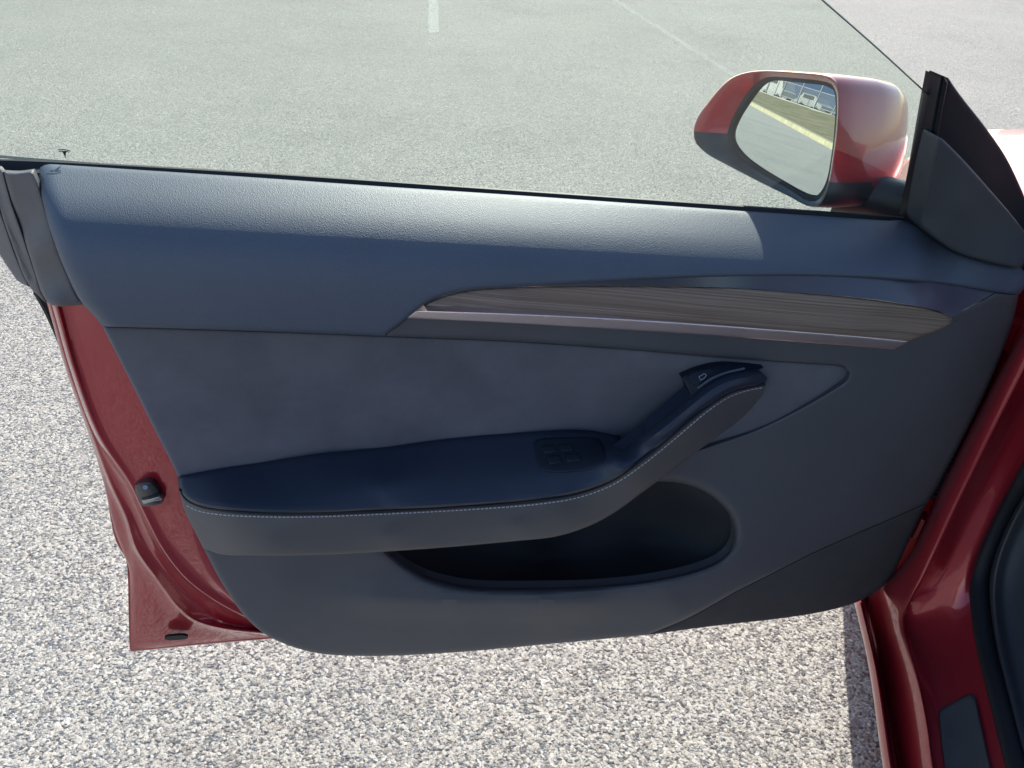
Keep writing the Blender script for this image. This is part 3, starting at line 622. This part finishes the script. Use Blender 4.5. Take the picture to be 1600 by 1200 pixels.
# ---------------- window
def quadstrip(*a): pass
pane_out = outline([[(-160, 236), (0, 247), (60, 252), (700, 297), (1424, 348)], [(1424, 348), (1440, 300), (1463, 160)], [(1463, 160), (1375, 79), (1285, 0), (1180, -92), (1050, -190)], [(1050, -190), (800, -330), (400, -420), (0, -420), (-240, -330)], [(-240, -330), (-250, 0), (-160, 236)]], 30)
pn = len(pane_out); A3 = glass_f(pane_out[:, 0], pane_out[:, 1], 0); B3 = A3-gn*.004
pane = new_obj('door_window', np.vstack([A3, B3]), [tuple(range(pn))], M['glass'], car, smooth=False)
me = pane.data; 
V = np.vstack([A3, B3])
new_obj('pane_edge', V, [(i, (i+1) % pn, pn+(i+1) % pn, pn+i) for i in range(pn)], M['glass_edge'], pane, smooth=False)
tube('front_edge', [glass_f(x, y, -.002) for x, y in spline([(1463, 160), (1375, 79), (1285, 0), (1180, -92)], False, 20)], .00075, M['glass_edge'], pane, 6)
# the mark printed at the pane's corner: curved cap above a hooked tapering stem
def flat(name, poly, m, parent, frame=glass_f, w=.0006):
    pts = np.array(poly, float); X = frame(pts[:, 0], pts[:, 1], w)
    r = delaunay_2d_cdt([Vector(p) for p in pts], [(i, (i+1) % len(pts)) for i in range(len(pts))], [], 1, 1e-5)
    Q = np.array([tuple(p) for p in r[0]]); X = frame(Q[:, 0], Q[:, 1], w)
    return new_obj(name, X, [tuple(f) for f in r[2]], m, parent, smooth=False)
flat('logo_cap', [(89.2, 233.9), (92.5, 233.2), (99.3, 232.9), (106, 234.2), (110.3, 236), (109.2, 237), (104, 235.2), (99.3, 234.4), (94, 234.2), (90.2, 234.9)], M['logo'], pane)
flat('logo_stem', [(91, 236.6), (94, 235.3), (97.4, 235.2), (99.5, 236.3), (101.8, 235.6), (105.5, 236.3), (108.3, 238.4), (106.5, 238.3), (104.0, 237.6), (103.0, 239.5), (102.6, 243), (102.2, 248.4), (100.6, 243), (98.4, 239), (97.2, 236.9), (94.5, 236.9), (92.2, 237.6)], M['logo'], pane)
# belt seal between pane and pad
patch('belt_seal', [[(-30, 250), (60, 252.5), (400, 271), (800, 298), (1424, 341)], [(1424, 341), (1424, 349)], [(1424, 349), (800, 308), (400, 281), (80, 264), (55, 268), (-30, 268)], [(-30, 268), (-30, 250)]],
    [(x, y, wv) for x in (0, 400, 800, 1400) for y, wv in ((belt(x)-8, -.048), (belt(x)+2, -.044))], M['rubber'], door, skirt=.004, grid=5, step=6)

# ---------------- sail panel at the front corner of the window
patch('sail_frame', [[(1432, 348), (1448, 275), (1468, 170), (1479, 131), (1482, 122)],
    [(1482, 122), (1500, 148), (1540, 199), (1572, 246), (1596, 296), (1618, 350)], [(1618, 350), (1610, 420), (1594, 424)], [(1594, 424), (1530, 410), (1462, 376), (1432, 352), (1432, 348)]],
    [(1432, 345, -.014), (1480, 128, .018), (1500, 160, .008), (1570, 260, -.024), (1610, 360, -.032), (1590, 415, -.004), (1480, 250, .004), (1500, 380, .004), (1530, 300, -.004)], M['rubber'], door, edge=(3, .003), skirt=.03, grid=7, step=4)
for x0, dw in ((0, 0), (7.5, .004)):
    patch('window_channel', [[(1424+x0, 348), (1440+x0, 272), (1460+x0*.95, 168), (1470+x0*.8, 120)], [(1470+x0*.8, 120), (1475+x0*.8, 130)], [(1475+x0*.8, 130), (1466+x0*.95, 170), (1446+x0, 276), (1430+x0, 348)], [(1430+x0, 348), (1424+x0, 348)]],
        [(1424, 345, -.02+dw), (1470, 122, .024+dw), (1450, 230, .004+dw), (1480, 125, .022+dw), (1438, 345, -.016+dw)], M['rubber'], door, edge=(2, .002), skirt=.025, grid=4, step=4)
patch('sail_panel', [[(1437, 346), (1446, 295), (1460, 235), (1467, 214), (1473, 217)], [(1473, 217), (1500, 244), (1522, 268), (1550, 300), (1580, 335), (1604, 366)], [(1604, 366), (1608, 395), (1596, 419)],
    [(1596, 419), (1570, 415), (1530, 406), (1490, 392), (1462, 373), (1440, 353), (1437, 346)]],
    [(1440, 345, .014), (1468, 217, .030), (1500, 250, .026), (1550, 303, .016), (1600, 370, .006), (1590, 412, .022), (1520, 395, .026), (1470, 360, .024), (1500, 320, .028)], M['cap'], door, edge=(5, .004), skirt=.025, grid=6, step=4)

# ---------------- door mirror
rim = spline([(1084, 201), (1090, 184), (1104, 163), (1122, 140), (1142, 122), (1164, 113.5), (1190, 110.5), (1245, 113), (1290, 118), (1303, 124), (1309, 138), (1310, 165), (1308, 205), (1303, 245), (1297, 282), (1290, 306), (1280, 321), (1262, 322), (1235, 308), (1190, 286), (1140, 260), (1104, 240), (1087, 223)], True, 7)
bez = spline([(1136, 212), (1141, 193), (1152, 170), (1168, 145), (1184, 129), (1200, 121.5), (1230, 122), (1280, 127), (1299, 132), (1306, 143), (1307.5, 166), (1305.5, 205), (1300.5, 244), (1294.5, 280), (1288, 300), (1277, 313), (1262, 312), (1236, 296), (1196, 273), (1160, 249), (1141, 231)], True, 7)
gls = spline([(1148, 206), (1157, 186), (1175, 158), (1193, 135), (1206, 126.5), (1230, 127), (1260, 130), (1292, 134.5), (1303, 141), (1305.5, 160), (1304.5, 190), (1300.5, 232), (1292, 280), (1284, 298), (1276, 306), (1264, 303), (1238, 290.5), (1212, 275), (1184, 257), (1162, 238), (1151, 222)], True, 7)
NR = 90
def resamp(c, n=NR, a0=None):
    c = np.vstack([c, c[:1]]); s = np.concatenate([[0], np.cumsum(np.linalg.norm(np.diff(c, axis=0), axis=1))]); t = np.linspace(0, s[-1], n, endpoint=False)
    return np.stack([np.interp(t, s, c[:, 0]), np.interp(t, s, c[:, 1])], 1)
def byangle(c, ctr, n=NR):                                # one point per direction, so rings of different outline can be skinned
    th = np.linspace(-math.pi, math.pi, n, endpoint=False); c2 = np.vstack([c, c[:1]]); out = []
    for t in th:
        d = np.array([math.cos(t), math.sin(t)]); best = None
        for p, q in zip(c2[:-1], c2[1:]):
            e = q-p; den = d[0]*e[1]-d[1]*e[0]
            if abs(den) < 1e-9: continue
            r_ = p-ctr; tt = (r_[0]*e[1]-r_[1]*e[0])/den; u = (r_[0]*d[1]-r_[1]*d[0])/den
            if tt > 0 and -1e-6 <= u <= 1+1e-6: best = tt if best is None else max(best, tt)
        out.append(ctr+d*(best if best else 1))
    return np.array(out)
mc = np.array([1225., 215.])
rimA = byangle(rim, mc); bezA = byangle(bez, mc); glsA = byangle(gls, mc)
rimX = mir_f(rimA[:, 0], rimA[:, 1], .0)
# the housing behind the rim: rings swept back along the mirror's axis and drawn in to a rounded nose
sweep_px = [(0, 0, 1.0, 1.0), ]
rings = []
ctr3 = rimX.mean(0)
ax1 = np.cross(np.array([0, 0, 1.]), mn); ax1 /= np.linalg.norm(ax1); ax2 = np.cross(mn, ax1)
rel = rimX-ctr3; ru, rv = rel@ax1, rel@ax2
for t, s, ou, ov in ((.000, 1.0, 0, 0), (-.004, 1.012, 0, 0), (-.03, 1.03, 0, 0), (-.08, 1.03, 0, 0), (-.12, 1.0, 0, 0), (-.15, .92, 0, -.002), (-.175, .78, 0, -.004), (-.19, .60, 0, -.006), (-.2, .36, 0, -.008), (-.203, .05, 0, -.008)):
    rings.append(ctr3+mn*t+np.outer(ru*s+ou, ax1)+np.outer(rv*s+ov, ax2))
lipX = mir_f(bezA[:, 0], bezA[:, 1], -.012)
inner = [mir_f(rimA[:, 0]*.97+bezA[:, 0]*.03, rimA[:, 1]*.97+bezA[:, 1]*.03, .0015), mir_f(rimA[:, 0]*.8+bezA[:, 0]*.2, rimA[:, 1]*.8+bezA[:, 1]*.2, .001), mir_f(rimA[:, 0]*.45+bezA[:, 0]*.55, rimA[:, 1]*.45+bezA[:, 1]*.55, -.004), lipX]
allr = rings[::-1]+inner
V = np.vstack(allr); Fr, Fb = [], []
d_ = V-CP; dep = d_@fw; pxs = 800+F*(d_@RV)/dep; pys = 600-F*(d_@UV)/dep
split = lambda x: np.interp(x, [1060, 1083, 1140, 1200, 1295, 1330, 1450], [201, 203, 207, 235, 284, 287, 293])
for i in range(len(allr)-1):
    for k_ in range(NR):
        f = (i*NR+k_, i*NR+(k_+1) % NR, (i+1)*NR+(k_+1) % NR, (i+1)*NR+k_); cx = pxs[list(f)].mean(); cy = pys[list(f)].mean()
        (Fb if cy > split(cx) else Fr).append(f)
def compact(V, Fc):
    ids = sorted({i for f in Fc for i in f}); mp = {j: n for n, j in enumerate(ids)}; return V[ids], [tuple(mp[i] for i in f) for f in Fc]
Fr.append(tuple(range(NR)))
mir = new_obj('door_mirror', *compact(V, Fr), M['red'], car)
new_obj('lower_housing', *compact(V, Fb), M['blackplastic'], mir)
bx_ = [mir_f(bezA[:, 0], bezA[:, 1], -.011), mir_f(bezA[:, 0]*.6+glsA[:, 0]*.4, bezA[:, 1]*.6+glsA[:, 1]*.4, -.013), mir_f(glsA[:, 0]*.96+bezA[:, 0]*.04, glsA[:, 1]*.96+bezA[:, 1]*.04, -.020)]
Vb = np.vstack(bx_); new_obj('mirror_bezel', Vb, [(i*NR+k_, i*NR+(k_+1) % NR, (i+1)*NR+(k_+1) % NR, (i+1)*NR+k_) for i in range(2) for k_ in range(NR)], M['rubber'], mir)
gx = mir_f(glsA[:, 0], glsA[:, 1], -.018); new_obj('mirror_glass', gx, [tuple(range(NR))], M['mirror'], mir, smooth=False)
# foot that carries it on the door
foot_px = [[(1335, 292), (1427, 293), (1426, 352), (1372, 336), (1335, 318)], ]
pA = [door_f(x, y, wv) for x, y, wv in ((1312, 300, -.10), (1345, 305, -.085), (1385, 314, -.06), (1415, 324, -.035), (1432, 332, -.015))]
tube('mirror_foot', pixline(door_f, [(1305, 299), (1345, 304), (1385, 311), (1422, 320)], tps([(1305, 300, -.13), (1345, 304, -.115), (1385, 313, -.095), (1422, 320, -.078), (1400, 300, -.09)]), 5), .026, M['blackplastic'], mir, 18)

# ---------------- body: hinge pillar, sill, fender
b0 = [(1640, 440), (1600, 530), (1560, 610), (1520, 690), (1480, 770), (1452, 832), (1425, 880), (1395, 912), (1370, 934), (1366, 952), (1374, 1000), (1394, 1100), (1417, 1200), (1452, 1340), (1480, 1440)]
b1 = [(1655, 455), (1613, 548), (1573, 628), (1533, 708), (1495, 785), (1466, 848), (1441, 898), (1420, 935), (1409, 960), (1409, 980), (1417, 1010), (1432, 1065), (1445, 1130), (1456, 1200), (1490, 1340), (1516, 1440)]
b2 = [(1672, 475), (1632, 568), (1592, 648), (1553, 728), (1517, 800), (1490, 860), (1468, 915), (1455, 960), (1455, 1000), (1466, 1060), (1480, 1130), (1494, 1200), (1530, 1340), (1558, 1440)]
b3 = [(1692, 500), (1654, 595), (1614, 672), (1577, 750), (1545, 818), (1518, 880), (1503, 930), (1497, 970), (1500, 1010), (1514, 1075), (1530, 1140), (1548, 1200), (1586, 1340), (1614, 1440)]
b4 = [(1760, 500), (1684, 610), (1640, 672), (1604, 730), (1566, 794), (1538, 858), (1528, 905), (1529, 950), (1538, 1010), (1557, 1090), (1586, 1200), (1631, 1340), (1662, 1440)]
sh = lambda l, d: [(x+d, y+d*.25) for x, y in l]
body = loft('body_side', [(sh(b0, -60), -.14), (sh(b0, -30), -.10), (sh(b0, -14), -.036), (b0, -.026), (b1, -.034), (sh(b1, 5), -.041), (b2, -.064), (b3, -.088), (b4, -.106), (sh(b4, 10), -.125)], M['red'], car, side_f, nu=140, sub=5)
body_w = tps([(x, y, wv) for l, wv in ((b1, -.038), (b2, -.064), (b3, -.088), (b4, -.106)) for x, y in l[5:]])
q0 = [(1326, 900), (1337, 946), (1358, 1040), (1381, 1200), (1412, 1380), (1424, 1440)]
loft('rocker', [(sh(q0, 6), -.05), (sh(q0, -1), -.012), (q0, .0), ([(1336, 900), (1347, 946), (1370, 1045), (1394, 1200), (1428, 1380), (1441, 1440)], -.004), ([(1339, 900), (1350, 946), (1374, 1045), (1399, 1200), (1434, 1380), (1447, 1440)], -.026),
     ([(1348, 900), (1359, 944), (1384, 1048), (1412, 1200), (1450, 1380), (1463, 1440)], -.030), ([(1356, 900), (1366, 944), (1392, 1050), (1424, 1200), (1466, 1380), (1480, 1440)], -.029)], M['red'], body, side_f, nu=60, sub=4)
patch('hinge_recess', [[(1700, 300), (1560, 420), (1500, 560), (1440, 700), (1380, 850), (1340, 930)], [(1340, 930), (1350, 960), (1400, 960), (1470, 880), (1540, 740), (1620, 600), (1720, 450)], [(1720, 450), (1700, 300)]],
    [(1600, 480, -.085), (1500, 650, -.085), (1400, 860, -.08), (1600, 600, -.075), (1500, 780, -.075), (1380, 940, -.06)], M['blackplastic'], body, side_f, grid=9, skirt=.03)  # deep shade of the enclosed hinge gap, put in as black
patch('sill_trim', [[(1466, 1112), (1472, 1107), (1500, 1091), (1516, 1084), (1524, 1088)], [(1524, 1088), (1533, 1130), (1549, 1200), (1585, 1330)], [(1585, 1330), (1505, 1330)], [(1505, 1330), (1476, 1200), (1466, 1112)]],
    lambda x, y: body_w(x, y)+.003, M['kick'], body, side_f, grid=7, edge=(4, .003), skirt=.02)
sl_ = [(1820, 420), (1764, 505), (1684, 625), (1612, 728), (1570, 792), (1540, 862), (1530, 903), (1532, 950), (1541, 1010), (1561, 1090), (1590, 1200), (1636, 1340), (1690, 1480)]
tube('door_seal', pixline(side_f, sl_, -.107, 8), .012, M['rubber'], body, 12)
loft('interior_trim', [(sh(b4, 14), -.124), (sh(b4, 24), -.112), (sh(b4, 40), -.128), (sh(b4, 60), -.140), (sh(b4, 110), -.16), (sh(b4, 200), -.22), (sh(b4, 330), -.34)], M['cap'], body, side_f, nu=90, sub=4)
# front fender and bonnet, swept forward from the hinge line
h0 = side_f(1500, 700, -.05); base = CL*-.3762; yh = .86
secs = []
for fwd, zt, inset in ((0, .915, 0), (.12, .91, 0), (.3, .89, .005), (.5, .85, .012), (.7, .795, .03), (.9, .72, .06), (1.05, .64, .11)):
    pr = [(inset+.012, .20), (inset-.012, .34), (inset-.03, .50), (inset-.02, zt-.16), (inset+.005, zt-.06), (inset+.04, zt-.012), (inset+.10, zt+.008), (inset+.25, zt+.03), (inset+.5, zt+.055), (inset+.85, zt+.065)]
    pr = spline([(x, z, 0) for x, z in pr], False, .03)[:, :2]
    secs.append([base + CF*(yh+fwd+.16) - CL*x + np.array([0, 0, z]) for x, z in pr])
ns = len(secs[0]); V = np.vstack(secs); Fc = [(i*ns+j, i*ns+j+1, (i+1)*ns+j+1, (i+1)*ns+j) for i in range(len(secs)-1) for j in range(ns-1)]
Fc += [tuple(range(ns)), tuple((len(secs)-1)*ns+j for j in range(ns))[::-1]]
new_obj('fender', V, Fc, M['red'], body, angle=50)

# ---------------- cabin of the car, right of the door opening
def cpt(f, sx, z): return CL*(-.3762-sx)+CF*f+np.array([0, 0, z])
def sheet(name, rows, m, parent, thick=.02):
    R_ = [spline(r, False, .06) for r in rows]; n = 24; G = []
    for r in R_:
        c = np.concatenate([[0], np.cumsum(np.linalg.norm(np.diff(r, axis=0), axis=1))]); t = np.linspace(0, c[-1], n)
        G.append(np.stack([np.interp(t, c, r[:, k]) for k in range(3)], 1))
    V = np.array([[cpt(*p) for p in g] for g in G]).reshape(-1, 3)
    o = new_obj(name, V, [(i*n+j, i*n+j+1, (i+1)*n+j+1, (i+1)*n+j) for i in range(len(G)-1) for j in range(n-1)], m, parent)
    md = o.modifiers.new('thickness', 'SOLIDIFY'); md.thickness = thick; return o
tube('a_pillar', [cpt(*p) for p in spline([(1.02, .10, .93), (.80, .16, 1.08), (.50, .23, 1.27), (.20, .28, 1.39), (-.2, .30, 1.43)], False, .08)], .045, M['red'], body, 12)
sheet('roof', [[(f, .28, z), (f, .5, z+.03), (f, .87, z+.04), (f, 1.24, z+.03), (f, 1.47, z)] for f, z in ((.2, 1.38), (-.1, 1.42), (-.5, 1.43), (-1.0, 1.40), (-1.5, 1.28))], M['gloss'], body, .03)
sheet('rear_side', [[(-.34, .02, .25), (-.36, -.02, .45), (-.40, -.01, .70), (-.42, .05, .93), (-.45, .20, 1.25), (-.48, .28, 1.40)], [(-.9, .02, .25), (-.92, -.02, .45), (-.95, -.01, .70), (-.97, .05, .95), (-.97, .08, .97), (-.97, .09, .98)], [(-1.8, .03, .25), (-1.82, .0, .45), (-1.85, .01, .70), (-1.87, .07, .95), (-1.9, .1, .98), (-1.9, .12, 1.0)]], M['red'], body)
sheet('cabin_floor', [[(.95, .16, .30), (.95, 1.6, .30)], [(-.4, .16, .30), (-.4, 1.6, .30)]], M['kick'], body)
sheet('dashboard', [[(.72, .16, .45), (.72, 1.6, .45)], [(.70, .16, .70), (.70, 1.6, .70)], [(.74, .16, .86), (.74, 1.6, .86)], [(.98, .16, .94), (.98, 1.6, .94)]], M['dark'], body)
boxes('seat_cushion', [(cpt(-.02, .50, .42), CF*.27, CL*.25, (0, 0, .09))], M['dark'], body, bevel=.05)
boxes('seat_back', [(cpt(-.36, .50, .80), CF*.08+np.array([0, 0, -.02]), CL*.25, CF*-.12+np.array([0, 0, .34]))], M['dark'], body, bevel=.05)
boxes('far_side', [(cpt(.0, 1.66, .6), CF*.9, CL*.03, (0, 0, .34))], M['dark'], body, bevel=.02)
